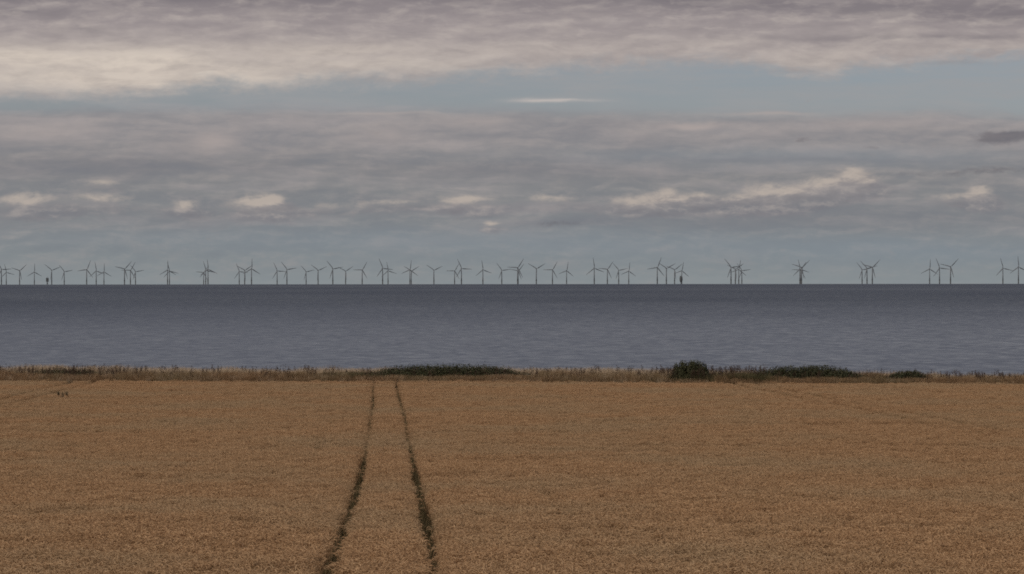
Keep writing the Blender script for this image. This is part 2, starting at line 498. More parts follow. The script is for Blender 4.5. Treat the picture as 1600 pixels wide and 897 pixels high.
def wheat_clump(seed):
    random.seed(seed); B = Buf()
    for _ in range(24):
        r = 0.17 * math.sqrt(random.random()); t = rnd(0, 6.283)
        base = Vector((r * math.cos(t), r * math.sin(t), 0))
        h = rnd(0.64, 0.76); ld = random.gauss(0.4, 1.3); lean = rnd(0.0, 0.09)
        L = Vector((math.cos(ld), math.sin(ld), 0))
        side = Vector((math.cos(t * 3.1), math.sin(t * 3.1), 0))
        p1 = base + L * lean * .4 + Vector((0, 0, h * .55)); p2 = base + L * lean + Vector((0, 0, h))
        B.ribbon([base, p1, p2], [.007, .006, .005], side, 1)
        # ear, nodding over
        nod = rnd(1.2, 2.5); pts = [p2]; ang = 0.15
        ln = rnd(0.075, 0.11)
        for k in range(4):
            ang += nod / 4
            d = L * math.sin(ang) + Vector((0, 0, math.cos(ang)))
            pts.append(pts[-1] + d * ln / 4)
        rr = rnd(.0065, .0095)
        B.tube(pts, [rr * .5, rr, rr * 1.05, rr * .85, rr * .25], 4, 0, False)
        for k in range(5):                                   # awns
            q = pts[1 + k % 3]; dd = (d + Vector((rnd(-.4, .4), rnd(-.4, .4), rnd(-.3, .4)))).normalized()
            s2 = dd.cross(Vector((rnd(-1, 1), rnd(-1, 1), rnd(-1, 1)))).normalized()
            B.add([q - s2 * .0013, q + s2 * .0013, q + dd * rnd(.06, .10)], [(0, 1, 2)], 0)
        for k in range(2):                                   # withered leaves
            z = rnd(.3, .85) * h; a = rnd(0, 6.283); dd = Vector((math.cos(a), math.sin(a), 0))
            q = base + L * lean * z / h + Vector((0, 0, z))
            B.ribbon([q, q + dd * .06 + Vector((0, 0, .05)), q + dd * .14 + Vector((0, 0, rnd(-.06, .03)))], [.009, .010, .002],
                     Vector((-dd.y, dd.x, 0)), 1)
    return B.obj('wheat_clump', [M_EAR, M_STRAW])


LINE0, LINES = -3.07, -0.0321      # the left wheel track: x = LINE0 + LINES * (y - 65)


# the two wheel tracks as surveyed: (picture row, column) of their middles
TRACKS = ([(601, 582.5), (619, 583), (635, 581.5), (668, 576), (682, 573.7), (714, 568), (739, 562), (767, 554.5), (792, 546), (824, 533), (856, 519.6), (884, 507.5), (897, 502)],
          [(598, 618.6), (615, 622.8), (635, 628.5), (654, 633), (679, 638), (711, 644.4), (743, 651), (778, 659.5), (813, 667.5), (842, 673.2), (873, 677.4), (897, 679.7)])
TRACK_XY = []
for tr in TRACKS:
    q = sorted((dist_for_row(r), c) for r, c in tr)
    TRACK_XY.append((np.array([a for a, _ in q]), np.array([pix(c, a) for a, c in q])))


def track_x(y, off):
    y = np.asarray(y, float)
    if off in (0, 1.8):
        ya, xa = TRACK_XY[0 if off == 0 else 1]
        xx = np.interp(y, ya, xa)
        lo = xa[0] + LINES * (y - ya[0]); hi = xa[-1] + LINES * (y - ya[-1])
        return np.where(y < ya[0], lo, np.where(y > ya[-1], hi, xx))
    return LINE0 + off + LINES * (y - 65)


def track_half(y, which):
    """half width of the gap in the crop along a wheel track"""
    if which == 0:
        w = np.interp(y, [50, 64, 74, 84, 100, 118, 140, 152, 170, 200, 225, 240, 262, 285, 300, 318], [.22, .22, .21, .19, .20, .22, .19, .12, .06, .06, .09, .11, .09, .07, .09, .05])
    elif which == 1:
        w = np.interp(y, [50, 64, 70, 78, 92, 112, 135, 150, 165, 195, 215, 235, 260, 290, 310, 318], [.17, .17, .17, .19, .22, .23, .20, .14, .07, .06, .08, .12, .11, .11, .08, .05])
    else:
        w = np.interp(y, [50, 150, 230, 318], [.10, .14, .22, .24])
    return w * (0.95 + 0.15 * (vnoise(y / 3.1, y * 0 + which * 7.3, 77) - 0.5) * 2)


def build_wheat():
    coll = source_collection('wheat_sources', [wheat_clump(100 + k) for k in range(10)])
    P = []
    for y0, y1, st in ((54, 120, 0.25), (120, 200, 0.27), (200, 322, 0.29)):
        ys = np.arange(y0, y1, st)
        for y in ys:
            half = 0.129 * y * 1.10 + 5
            xs = np.arange(-half, half, st)
            P.append(np.stack([xs, np.full_like(xs, y)], 1))
    P = np.concatenate(P)
    P = P + RNG.uniform(-.13, .13, P.shape)
    x, y = P[:, 0], P[:, 1]
    keep = y < field_end(x) + 0.25 * np.sin(x * 1.7) * np.sin(x * .53)
    for off, which in ((0, 0), (1.8, 1), (-24.0, 2), (-22.2, 2), (28.0, 2), (29.8, 2)):
        keep &= np.abs(x - track_x(y, off)) > track_half(y, which) + np.interp(y, [60, 110, 150, 200], [.12, .14, .15, .19])
    # faint lines where the drill missed or an animal crossed
    for ya, xa, yb, xb, hw in ((138, -7.0, 200, -9.2, .05), (112, .85, 88, 1.35, .10), (190, -34, 250, -40, .1), (90, -6.2, 118, -7.6, .03)):
        t = (y - ya) / (yb - ya)
        keep &= ~((t > 0) & (t < 1) & (np.abs(x - xa - (xb - xa) * t) < hw + .12) & (RNG.random(len(x)) < .75))
    # the odd thin spot
    keep &= ~((fbm(x / 1.1, y / 2.4, 61) > 0.735) & (RNG.random(len(x)) < .6))
    x, y = x[keep], y[keep]
    n_field = len(x)
    # an even row of plants along both lips of the wheel tracks
    ex = []; ey_ = []
    for off, which in ((0, 0), (1.8, 1)):
        yy = np.arange(54, 150, .15)
        for s_ in (-1, 1):
            hw = track_half(yy, which) + np.interp(yy, [60, 110, 150, 200], [.155, .175, .185, .20]) + RNG.normal(0, .05, len(yy))
            ex.append(track_x(yy, off) + s_ * hw); ey_.append(yy)
    x = np.concatenate([x] + ex); y = np.concatenate([y] + ey_)
    n = len(x)
    hs = 1.0 + 0.20 * (fbm(x / 5.0, y / 2.6, 41, 4) - 0.5) + 0.26 * (fbm(x / 0.7, y / 1.0, 51, 2) - 0.5) + 0.12 * (fbm(x / 26, y / 5.0, 55, 2) - .5)
    for yb, sl, wd_, am in ((246, .03, .9, .16), (228, -.01, .6, .08), (160, .012, .7, .12), (152, .0, .5, .10), (196, .02, .7, .08), (120, .01, .4, .07)):
        hs -= am * np.exp(-((y - yb - sl * x) / wd_) ** 2) * np.clip(fbm(x / 6.0, y * 0 + yb, 88) * 2.4 - .55, 0, 1.2)
    hs += RNG.normal(0, .035, n)
    z = ground_z(x, y)
    pts = np.stack([x, y, z], 1)
    lean = np.stack([RNG.normal(0, .07, n), RNG.normal(0.03, .07, n), RNG.normal(0, .9, n) + math.pi * (RNG.random(n) < .4)], 1)
    wd = RNG.uniform(.95, 1.2, n)
    wd[n_field:] *= .58; hs[n_field:] = hs[n_field:] * .7 + .24
    scatter('wheat', pts, lean, np.stack([wd, wd, hs], 1), RNG.integers(0, 10, n), coll,
            'ripe golden brown wheat covering the whole field', 'wheat')
    print('wheat clumps', n)


build_wheat()

# ---- weeds in the wheel tracks
M_GREEN = plant_mat('track_weed', (0.130, 0.108, 0.054, 1), (0.22, 0.165, 0.086, 1), None)
M_OLIVE = plant_mat('track_grass', (0.22, 0.170, 0.082, 1), (0.34, 0.24, 0.115, 1), None)


def tuft(seed, n, h0, h1, w, spread, mats, name, mi=lambda: 0):
    random.seed(seed); B = Buf()
    for _ in range(n):
        r = spread * math.sqrt(random.random()); t = rnd(0, 6.283)
        q = Vector((r * math.cos(t), r * math.sin(t), 0)); h = rnd(h0, h1); a = rnd(0, 6.283); k = rnd(.1, .5) * h
        dd = Vector((math.cos(a), math.sin(a), 0))
        B.ribbon([q, q + dd * k * .35 + Vector((0, 0, h * .6)), q + dd * k + Vector((0, 0, h))], [w, w * .9, w * .15], Vector((-dd.y, dd.x, 0)), mi())
    return B.obj(name, mats)


def build_track_weeds():
    srcs = [tuft(300 + k, 44, .12, .36, .012, .15, [M_GREEN, M_OLIVE], 'weed_tuft', lambda: 1 if random.random() < .55 else 0) for k in range(5)]
    coll = source_collection('track_weed_sources', srcs)
    pts = []; rot = []; scl = []; idx = []
    for off, which in ((0, 0), (1.8, 1)):
        for y in np.arange(56, 314, 0.13):
            hw = float(track_half(np.array(y), which))
            for _ in range(3):
                x = float(track_x(y, off)) + RNG.uniform(-hw, hw)
                yy = y + RNG.uniform(-.1, .1)
                den = float(fbm(yy / 5.0, which * 3.0, 71)) + (0.25 if (which == 0 and y < 84) else 0)
                if RNG.random() > 0.5 + .8 * den: continue
                s = RNG.uniform(.6, 1.25) * float(np.interp(y, [60, 80, 90, 400], [1.25, 1.2, 1.05, .9] if which == 0 else [1.2, 1.0, 1.0, .9]))
                if RNG.random() < .22 and yy < 170:                 # rank growth creeping into the crop on the outer side
                    x = float(track_x(y, off)) + (-1 if which == 0 else 1) * (hw + RNG.exponential(.14)); s *= 1.25
                pts.append((x, yy, float(ground_z(x, yy)) - .01)); rot.append((0, 0, RNG.uniform(0, 6.28))); scl.append((s, s, s)); idx.append(RNG.integers(0, 5))
    scatter('track_weeds', pts, rot, scl, idx, coll, 'low green weeds growing along the two wheel tracks in the wheat', 'weeds')


build_track_weeds()

# ---- rough grass on the bank
M_G1 = plant_mat('bank_grass_brown', (0.225, 0.135, 0.072, 1), (0.385, 0.240, 0.134, 1), None, patch=6.0, patchcol=(0.20, 0.145, 0.078, 1))
M_G2 = plant_mat('bank_grass_straw', (0.44, 0.33, 0.22, 1), (0.58, 0.44, 0.31, 1), None)
M_SEED = plant_mat('dock_seed', (0.050, 0.030, 0.022, 1), (0.085, 0.052, 0.034, 1), None)
M_WEED = plant_mat('bank_weed_green', (0.085, 0.078, 0.036, 1), (0.15, 0.115, 0.058, 1), None)


def seed_stalk(seed, mats, h):
    """tall dry dock or thistle stalks with dark clustered heads"""
    random.seed(seed); B = Buf()
    for _ in range(3):
        q = Vector((rnd(-.15, .15), rnd(-.15, .15), 0)); hh = h * rnd(.75, 1.15); top = q + Vector((rnd(-.12, .12), rnd(-.12, .12), hh))
        B.tube([q, q.lerp(top, .5), top], [.008, .007, .004], 3, 0)
        for k in range(10):
            t = rnd(.72, 1.0); c = q.lerp(top, t); a = rnd(0, 6.283); e = c + Vector((math.cos(a) * rnd(.02, .10), math.sin(a) * rnd(.02, .10), rnd(.02, .07)))
            s = rnd(.012, .028)
            B.tube([c, e], [.003, .003], 3, 0, False)
            B.tube([e - Vector((0, 0, s)), e, e + Vector((0, 0, s * 1.2))], [s * .4, s * .8, s * .2], 4, 0)
    return B.obj('seed_stalk', mats)


BUSHES = [(1045, 1112, 2.20, 4.0), (552, 836, 1.66, 5.5), (1162, 1360, 1.70, 4.6), (1382, 1454, 1.26, 5.0), (24, 178, 1.25, 6.0)]


def build_bank():
    g1 = [tuft(400 + k, 34, .55, 1.05, .014, .20, [M_G1], 'grass_tuft') for k in range(6)]
    g2 = [tuft(420 + k, 26, .75, 1.10, .010, .22, [M_G2], 'straw_tuft') for k in range(4)]
    coll = source_collection('bank_grass_sources', g1 + g2)
    # sources are picked in name order: grass tufts first, straw tufts last
    order = sorted(o.name for o in coll.objects)
    gi = [order.index(o.name) for o in g1]; si = [order.index(o.name) for o in g2]
    pts = []; rot = []; scl = []; idx = []
    N = 26000
    xs = RNG.uniform(-52, 52, N); es = RNG.uniform(0.3, 13, N)
    for x, e in zip(xs, es):
        y = float(field_end(x)) + e
        px = 800 + x * FOC / y
        tall = float(np.interp(px, [0, 60, 150, 250, 600, 900, 1100, 1350, 1420, 1500, 1600], [1.0, 1.08, 1.05, .92, .95, 1.0, .95, .92, .80, .72, .74]))
        straw = (e > 6 or RNG.random() < .25) and RNG.random() < float(np.interp(px, [0, 200, 520, 700, 900, 1040, 1200, 1600], [.5, .5, .5, .35, .6, .5, .1, .15]))
        s = tall * (0.78 + 0.45 * float(fbm(x / 1.3, e / 3, 91)))
        if straw and e > 6: s *= 1.2
        for a, b_, h_, eb in BUSHES:
            if a - 6 < px < b_ + 6 and e < eb + .8:
                s *= .66 if h_ > 2 else .80
        pts.append((x, y, float(ground_z(x, y)) - .02)); rot.append((RNG.normal(0, .1), RNG.normal(0, .1), RNG.uniform(0, 6.28)))
        scl.append((1.1, 1.1, s)); idx.append(si[RNG.integers(0, 4)] if straw else gi[RNG.integers(0, 6)])
    scatter('bank_grass', pts, rot, scl, idx, coll, 'strip of long dry brown grass between the wheat and the sea', 'grass')
    # seed heads
    st = [seed_stalk(450 + k, [M_SEED], 1.25) for k in range(6)]
    coll = source_collection('seed_sources', st)
    pts = []; rot = []; scl = []; idx = []
    for x in RNG.uniform(-52, 52, 2300):
        e = RNG.uniform(1.5, 12); y = float(field_end(x)) + e; px = 800 + x * FOC / y
        d = float(np.interp(px, [0, 90, 180, 260, 560, 800, 1000, 1060, 1110, 1230, 1300, 1440, 1600], [.7, 1, .8, .45, .4, .45, .5, .6, .9, .55, .35, .5, .75])) * (0.45 + 1.1 * float(fbm(x / 2.0, 0.5, 99)))
        if RNG.random() > d: continue
        k = float(np.interp(px, [0, 90, 200, 600, 900, 1150, 1300, 1450, 1600], [1.0, 1.08, 1.02, .98, 1.03, 1.12, .98, .82, .80])) * RNG.uniform(.72, 1.1)
        pts.append((x, y, float(ground_z(x, y)))); rot.append((RNG.normal(0, .07), RNG.normal(0, .07), RNG.uniform(0, 6.28)))
        scl.append((k, k, k)); idx.append(RNG.integers(0, 6))
    scatter('seed_heads', pts, rot, scl, idx, coll, 'dark dry seed heads standing above the brown grass by the sea', 'weeds')
    # green undergrowth by the bushes
    gw = [tuft(480 + k, 40, .4, .95, .03, .25, [M_WEED], 'green_weed') for k in range(4)]
    coll = source_collection('green_weed_sources', gw)
    pts = []; rot = []; scl = []; idx = []
    for c, sd, n, k, e0 in ((1148, 26, 380, 1.12, 3.6), (1015, 25, 160, .95, 5.5), (1090, 40, 200, .95, 4.5), (90, 55, 330, 1.02, 6.0), (555, 28, 260, 1.05, 4.5), (690, 80, 260, .85, 4), (1360, 22, 90, .85, 6)):
        for _ in range(n):
            px = RNG.normal(c, sd); x = pix(px, 322.0); e = e0 + RNG.uniform(-2, 2.5); y = float(field_end(x)) + e
            s = k * RNG.uniform(.75, 1.1)
            pts.append((x, y, float(ground_z(x, y)))); rot.append((0, 0, RNG.uniform(0, 6.28))); scl.append((s, s, s)); idx.append(RNG.integers(0, 4))
    scatter('undergrowth', pts, rot, scl, idx, coll, 'dull green undergrowth between the bushes on the bank', 'weeds')


build_bank()

# ------------------------------------------------------------------ bushes
M_LEAF = plant_mat('bush_leaf', (0.048, 0.048, 0.022, 1), (0.048, 0.048, 0.022, 1), (0.088, 0.084, 0.040, 1), rough=0.55)
M_TWIG = plant_mat('bush_twig', (0.06, 0.045, 0.03, 1), (0.06, 0.045, 0.03, 1))


def bush(px0, px1, height, e, depth, leaves, lumps, label, seed, sprig=.03):
    random.seed(seed)
    pc = (px0 + px1) / 2
    y = float(field_end(pix(pc, 322.0))) + e
    x = pix(pc, y); w = (px1 - px0) * y / FOC / 2
    root = bpy.data.objects.new('bush', None); C.objects.link(root)
    root.location = (x, y, float(ground_z(x, y)))
    tag(root, label, 'bush', 'bushes on the grass bank')
    # lumps: small domes that together make the outline
    L = []
    for k in range(lumps):
        u = -.85 + 1.7 * (k * 0.618 % 1.0) if k else 0.1
        prof = max(.45, (1 - abs(u) ** 4.5))
        rz = height * prof * rnd(.86, 1.0)
        L.append((u * w * .92, rnd(-.4, .4) * depth, w * rnd(.22, .42), depth * rnd(.6, .9), rz))
    B = Buf()
    for _ in range(leaves):
        cx, cy, rx, ry, rz = random.choice(L)
        a = rnd(0, 6.283); ct = random.random(); st_ = math.sqrt(1 - ct * ct)
        rr = rnd(.62, 1.0) ** .6 * (1 + random.gauss(0, .04))
        nrm = Vector((st_ * math.cos(a), st_ * math.sin(a), ct))
        p = Vector((cx + rx * nrm.x * rr, cy + ry * nrm.y * rr, rz * (nrm.z * rr)))
        if random.random() < sprig: p += Vector((nrm.x * rnd(.02, .18), 0, rnd(.03, .22)))
        q = (nrm + Vector((rnd(-1, 1), rnd(-1, 1), rnd(-.6, 1)))).normalized()
        t1 = q.cross(Vector((rnd(-1, 1), rnd(-1, 1), rnd(-1, 1)))).normalized(); t2 = q.cross(t1)
        s = rnd(.045, .09)
        B.add([p - t1 * s, p - t2 * s * .55 + q * s * .2, p + t1 * s, p + t2 * s * .55 + q * s * .2], [(0, 1, 2, 3)])
    B.obj('foliage', [M_LEAF], root)
    T = Buf()
    for cx, cy, rx, ry, rz in L:
        for k in range(5):
            e2 = Vector((cx + rnd(-.7, .7) * rx, cy + rnd(-.7, .7) * ry, rz * rnd(.55, .85)))
            b0 = Vector((cx * .9 + rnd(-.1, .1), cy * .9, -.05))
            mid = b0.lerp(e2, .5) + Vector((0, 0, .12 * rz))
            T.tube([b0, mid, e2], [.03, .02, .006], 5)
    T.obj('branches', [M_TWIG], root)
    return root


for (a, b_, h_, e_), dep, nl, nk, sp, sd, lb in zip(BUSHES, (1.2, 1.3, 1.3, 1.0, 1.0), (13000, 26000, 21000, 8000, 6000), (10, 26, 18, 8, 14), (.03, .012, .01, .012, .05), (21, 22, 23, 24, 25), (
        'tall round dark green bush, the tallest on the grass bank',
        'longest low dark green bush, on the bank beyond the wheel tracks',
        'long low green bush on the bank just right of the tall round bush',
        'smallest low dark bush, last one towards the right end of the bank',
        'flat dark scrubby bush in the brown grass at the left end')):
    bush(a, b_, h_, e_, dep, nl, nk, lb, sd, sp)


# three weeds standing out of the crop
def weed_plant(px, row, label, seed, k=1.0):
    random.seed(seed)
    y = dist_for_row(row + 3); x = pix(px, y)
    root = bpy.data.objects.new('weed_plant', None); C.objects.link(root)
    root.location = (x, y, float(ground_z(x, y)))
    tag(root, label, 'weed', 'dark weeds in the wheat')
    S = Buf(); S.tube([Vector((0, 0, 0)), Vector((.01, 0, .5)), Vector((0, .01, .98 * k))], [.010, .009, .004], 5)
    for i in range(6):
        a = rnd(0, 6.28); z = rnd(.6, .9) * k
        S.tube([Vector((0, 0, z)), Vector((math.cos(a) * .09, math.sin(a) * .09, z + .10))], [.005, .003], 4)
    S.obj('stem', [M_TWIG], root)
    B = Buf()
    for i in range(110):
        z = rnd(.76, 1.0) * k; a = rnd(0, 6.28); r = rnd(.0, .10)
        q = Vector((math.cos(a) * r, math.sin(a) * r, z)); dd = Vector((math.cos(a), math.sin(a), rnd(-.2, .7))).normalized()
        sd = dd.cross(Vector((0, 0, 1))).normalized()
        B.ribbon([q, q + dd * .04, q + dd * .085], [.016, .048, .006], sd)
    B.obj('foliage', [M_LEAF], root)


weed_plant(91.5, 616, 'leftmost of three small dark green weeds poking out of the wheat', 31, 1.12)
weed_plant(97.5, 617, 'middle one of three small dark green weeds poking out of the wheat', 32, 1.09)
weed_plant(104, 616, 'rightmost of three small dark green weeds poking out of the wheat', 33, 1.11)

# ------------------------------------------------------------------ offshore wind farm
def paint(name, c, rough=0.45):
    m, g, b = material(name, rough, 0.4)
    P = g.new('ShaderNodeNewGeometry').outputs['Position']
    n = g.noise(P, 0.05, 5, 0.6)
    g.put(b.inputs['Base Color'], g.mix(g.sm(0.35, 0.75, n), c, (c[0] * .85, c[1] * .84, c[2] * .82, 1)))
    return m


M_TOWER = paint('turbine_paint', (0.235, 0.25, 0.27, 1))
M_BASE = paint('transition_paint', (0.15, 0.155, 0.16, 1))
M_STEEL = paint('platform_steel', (0.11, 0.115, 0.12, 1))
HUB, BLADE = 78.0, 53.0


def lathe(B, prof, n=20):
    vs = []; fs = []
    for r, z in prof:
        for k in range(n):
            t = 2 * math.pi * k / n; vs.append((r * math.cos(t), r * math.sin(t), z))
    for i in range(len(prof) - 1):
        for k in range(n): fs.append((i * n + k, i * n + (k + 1) % n, (i + 1) * n + (k + 1) % n, (i + 1) * n + k))
    fs.append(tuple(range(n - 1, -1, -1))); fs.append(tuple((len(prof) - 1) * n + k for k in range(n)))
    B.add(vs, fs)


def boxbm(x0, x1, y0, y1, z0, z1, bev=0.0, bm=None):
    bm = bm or bmesh.new()
    r = bmesh.ops.create_cube(bm, size=1.0, matrix=Matrix.Translation(((x0 + x1) / 2, (y0 + y1) / 2, (z0 + z1) / 2)) @ Matrix.Diagonal((x1 - x0, y1 - y0, z1 - z0, 1)))
    if bev:
        es = {e for v in r['verts'] for e in v.link_edges}
        bmesh.ops.bevel(bm, geom=list(es), offset=bev, segments=2, affect='EDGES')
    return bm


def make_turbine():
    root = bpy.data.objects.new('wind_turbine', None); C.objects.link(root)
    B = Buf(); lathe(B, [(2.7, 19.0), (2.6, 40), (2.2, 62), (1.8, HUB - 2.1)]); B.obj('tower', [M_TOWER], root, True)
    B = Buf(); lathe(B, [(2.9, -8.0), (2.9, 18.0), (3.1, 18.2), (4.6, 18.3), (4.6, 18.9), (2.9, 19.0)]); tp = B.obj('transition_piece', [M_BASE], root)
    rl = Buf()
    for k in range(12):
        t = 2 * math.pi * k / 12; c = Vector((4.4 * math.cos(t), 4.4 * math.sin(t), 0)); rl.tube([c + Vector((0, 0, 18.9)), c + Vector((0, 0, 20.1))], [.06, .06], 4)
    ring = [Vector((4.4 * math.cos(2 * math.pi * k / 24), 4.4 * math.sin(2 * math.pi * k / 24), 20.1)) for k in range(25)]
    rl.tube(ring, [.07] * 25, 4, 0, False); rl.obj('railing', [M_BASE], tp)
    lad = Buf()
    for s in (-.5, .5): lad.tube([Vector((s, -3.3, -2)), Vector((s, -3.3, 18))], [.12, .12], 5)
    lad.obj('boat_landing', [M_BASE], tp)
    bm = boxbm(-2.1, 2.1, -3.6, 8.6, HUB - 2.1, HUB + 2.3, .6); nac = bm_obj('nacelle', bm, M_TOWER, root)
    bm_obj('roof_mast', boxbm(-.9, .9, 5.5, 7.5, HUB + 2.3, HUB + 3.6, .15), M_TOWER, nac)
    B = Buf(); vs = []
    lathe(B, [(1.9, 0), (1.85, 1.3), (1.45, 2.5), (.7, 3.2), (.1, 3.4)])
    B.v = [(x, -3.6 - z, y + HUB) for x, y, z in B.v]; B.f = [f[::-1] for f in B.f]
    B.obj('rotor_hub', [M_TOWER], root, True)
    # blade: lofted aerofoil along +z from the hub axis
    B = Buf(); st = [(1.2, .95, .95, 0), (4, 1.0, .95, .1), (9, 2.1, .62, .35), (14, 2.15, .45, .28), (24, 1.7, .32, .16), (36, 1.25, .2, .08), (46, .85, .13, .03), (51, .55, .08, 0), (BLADE, .15, .04, 0)]
    vs = []; fs = []; n = 10
    for z, c, th, tw in st:
        c *= 1.2; th *= 1.25
        for k in range(n):
            t = 2 * math.pi * k / n
            u = c * math.cos(t) + c * .25 * (1 if z > 6 else 0); v = th * math.sin(t)
            vs.append((u * math.cos(tw) - v * math.sin(tw), u * math.sin(tw) + v * math.cos(tw), z))
    for i in range(len(st) - 1):
        for k in range(n): fs.append((i * n + k, i * n + (k + 1) % n, (i + 1) * n + (k + 1) % n, (i + 1) * n + k))
    fs.append(tuple(range(n - 1, -1, -1))); fs.append(tuple((len(st) - 1) * n + k for k in range(n)))
    B.add(vs, fs)
    for k in range(3):
        if k == 0: b = B.obj('blade', [M_TOWER], root, True); first = b
        else:
            b = first.copy(); C.objects.link(b)
        b.location = (0, -5.2, HUB); b.rotation_euler = (0, R(120 * k), 0)
    return root


def copy_tree(o, parent=None):
    c = o.copy(); C.objects.link(c); c.parent = parent
    for ch in list(o.children): copy_tree(ch, c)
    return c


def horizon_row(px): return 444.6 - 1.2 * px / 1600


def hub_distance(px, row):
    """distance at which a hub appears that far above the horizon"""
    up = horizon_row(px) - row
    lo, hi = 9000., 42000.
    for _ in range(60):
        d = .5 * (lo + hi)
        v = ((sea_z(d) + HUB) / d + DIP) * FOC
        if v > up: lo = d
        else: hi = d
    return d


T = [  # tower column, hub row, angle of one blade clockwise from upright, label
 (2.2, 421.0, 87, 'wind turbine cut by the left picture edge, one blade pointing level right'),
 (9.8, 425.5, 346, 'small distant wind turbine close behind the leftmost one'),
 (30.6, 423.0, 48, 'wind turbine between the leftmost pair and the lone upright-bladed one'),
 (53.7, 425.0, 0, 'lone wind turbine with one blade straight up, left of the offshore platform on the left'),
 (80.8, 422.3, 68, 'wind turbine standing directly right of the squat platform near the left edge'),
 (100.4, 424.5, 80, 'smaller turbine second to the right of the squat platform near the left edge'),
 (135.4, 421.3, 22, 'leftmost and biggest of a trio of turbines above the scrubby left end'),
 (150.3, 423.3, 350, 'middle turbine of the trio above the scrubby left end'),
 (162.4, 424.8, 1, 'rightmost and smallest of the trio above the scrubby left end'),
 (194.5, 420.3, 43, 'leftmost and biggest of the tight trio left of the lone overlapping pair'),
 (203.8, 422.3, 30, 'middle turbine of the tight trio left of the lone overlapping pair'),
 (211.7, 424.5, 80, 'rightmost and smallest of the tight trio left of the lone overlapping pair'),
 (261.8, 421.8, 0, 'front turbine of an isolated overlapping pair, one blade straight up'),
 (264.8, 423.5, 344, 'rear turbine half hidden in the isolated overlapping pair on the left'),
 (318.2, 425.8, 35, 'leftmost and farthest turbine of three with overlapping rotors on the left'),
 (321.4, 422.5, 343, 'middle turbine of three with overlapping rotors on the left'),
 (325.0, 420.8, 354, 'nearest and tallest turbine of three with overlapping rotors on the left'),
 (373.8, 424.3, 337, 'leftmost of three turbines where the tall right one has a vertical blade'),
 (382.3, 422.3, 57, 'Y-shaped middle turbine of three, beside the tall vertical-bladed one'),
 (393.0, 420.0, 1, 'tallest turbine in the left half, its top blade vertical'),
 (433.0, 423.3, 334, 'smaller turbine of a pair whose upper blades lean left, left-centre'),
 (448.3, 421.0, 321, 'bigger turbine of a pair whose upper blades lean left, left-centre'),
 (478.3, 424.7, 317, 'smallest turbine in the spaced row left of the wheel tracks'),
 (497.0, 422.5, 66, 'Y-shaped turbine between the smallest and the biggest of the spaced row'),
 (520.0, 420.0, 320, 'biggest turbine in the spaced row left of the wheel tracks'),
 (540.0, 423.7, 57, 'small Y-shaped turbine just right of the biggest in the spaced row'),
 (565.9, 421.8, 30, 'solitary turbine above the left wheel track, one blade level to the left'),
 (597.8, 419.2, 337, 'bigger turbine of the crossing pair above the wheel tracks'),
 (606.3, 423.0, 349, 'smaller turbine of the crossing pair above the wheel tracks'),
 (640.5, 421.5, 7, 'front turbine of two merged into one six-bladed star above the right track'),
 (642.6, 423.3, 60, 'rear turbine of two merged into one six-bladed star above the right track'),
 (678.0, 422.2, 64, 'lone Y-shaped turbine above the longest low bush'),
 (710.3, 423.3, 30, 'smaller turbine of the pair whose rotors cross above the long bush'),
 (721.0, 419.5, 334, 'bigger turbine of the pair whose rotors cross above the long bush'),
 (754.5, 421.5, 351, 'lone turbine left of centre with its top blade nearly vertical'),
 (784.0, 422.5, 322, 'turbine just left of the stacked two-rotor pair at the centre'),
 (808.8, 418.3, 33, 'nearer turbine with the higher rotor of the stacked pair at the centre'),
 (809.6, 423.3, 40, 'farther turbine with the lower rotor of the stacked pair at the centre'),
 (838.0, 419.8, 60, 'clear Y-shaped turbine just right of the stacked pair at the centre'),
 (863.2, 421.6, 30, 'turbine with a level left blade, second right of the stacked pair'),
 (885.3, 423.0, 9, 'smaller turbine, third right of the stacked pair, before a wide gap'),
 (928.5, 419.0, 352, 'leftmost and biggest of four turbines falling in size, right of centre'),
 (949.0, 420.8, 36, 'second of four turbines falling in size, right of centre'),
 (966.7, 422.3, 319, 'third of four turbines falling in size, right of centre'),
 (982.4, 423.5, 6, 'rightmost and smallest of four turbines falling in size, right of centre'),
 (1027.0, 418.0, 21, 'biggest of the four turbines left of the tall round bush'),
 (1041.2, 419.3, 62, 'wide Y-shaped turbine next to the biggest one, above the tall bush'),
 (1054.0, 421.5, 53, 'smaller Y-shaped turbine between the wide Y one and the round platform'),
 (1065.3, 423.0, 10, 'small turbine whose tower stands behind the round-topped offshore platform'),
 (1142.2, 417.8, 321, 'leftmost and biggest of the four crowded turbines right of the tall bush'),
 (1149.0, 420.7, 55, 'second from left of the four crowded turbines right of the tall bush'),
 (1154.3, 421.0, 10, 'third from left of the four crowded turbines right of the tall bush'),
 (1159.1, 422.8, 83, 'rightmost of the four crowded turbines, one blade level to the right'),
 (1252.4, 418.0, 48, 'nearest of three turbines merged in one thick star above the right bush'),
 (1249.8, 420.6, 348, 'second of three turbines merged in one thick star above the right bush'),
 (1251.2, 422.0, 32, 'faintest, farthest of three turbines merged in one thick star on the right'),
 (1347.0, 421.5, 320, 'leftmost and smallest of the close trio above the right end of the bush'),
 (1354.7, 419.3, 316, 'middle turbine of the close trio above the right end of the bush'),
 (1363.0, 417.7, 45, 'rightmost and biggest of the close trio above the right end of the bush'),
 (1452.5, 420.3, 3, 'leftmost of the open trio on the right, its top blade vertical'),
 (1468.0, 418.7, 337, 'middle turbine of the open trio on the right'),
 (1485.2, 416.8, 44, 'rightmost and biggest of the open trio on the right, a lopsided Y'),
 (1567.0, 419.0, 344, 'left turbine of the last pair at the right picture edge'),
 (1591.3, 417.3, 355, 'rightmost turbine of all, its rotor cut by the right picture edge'),
]


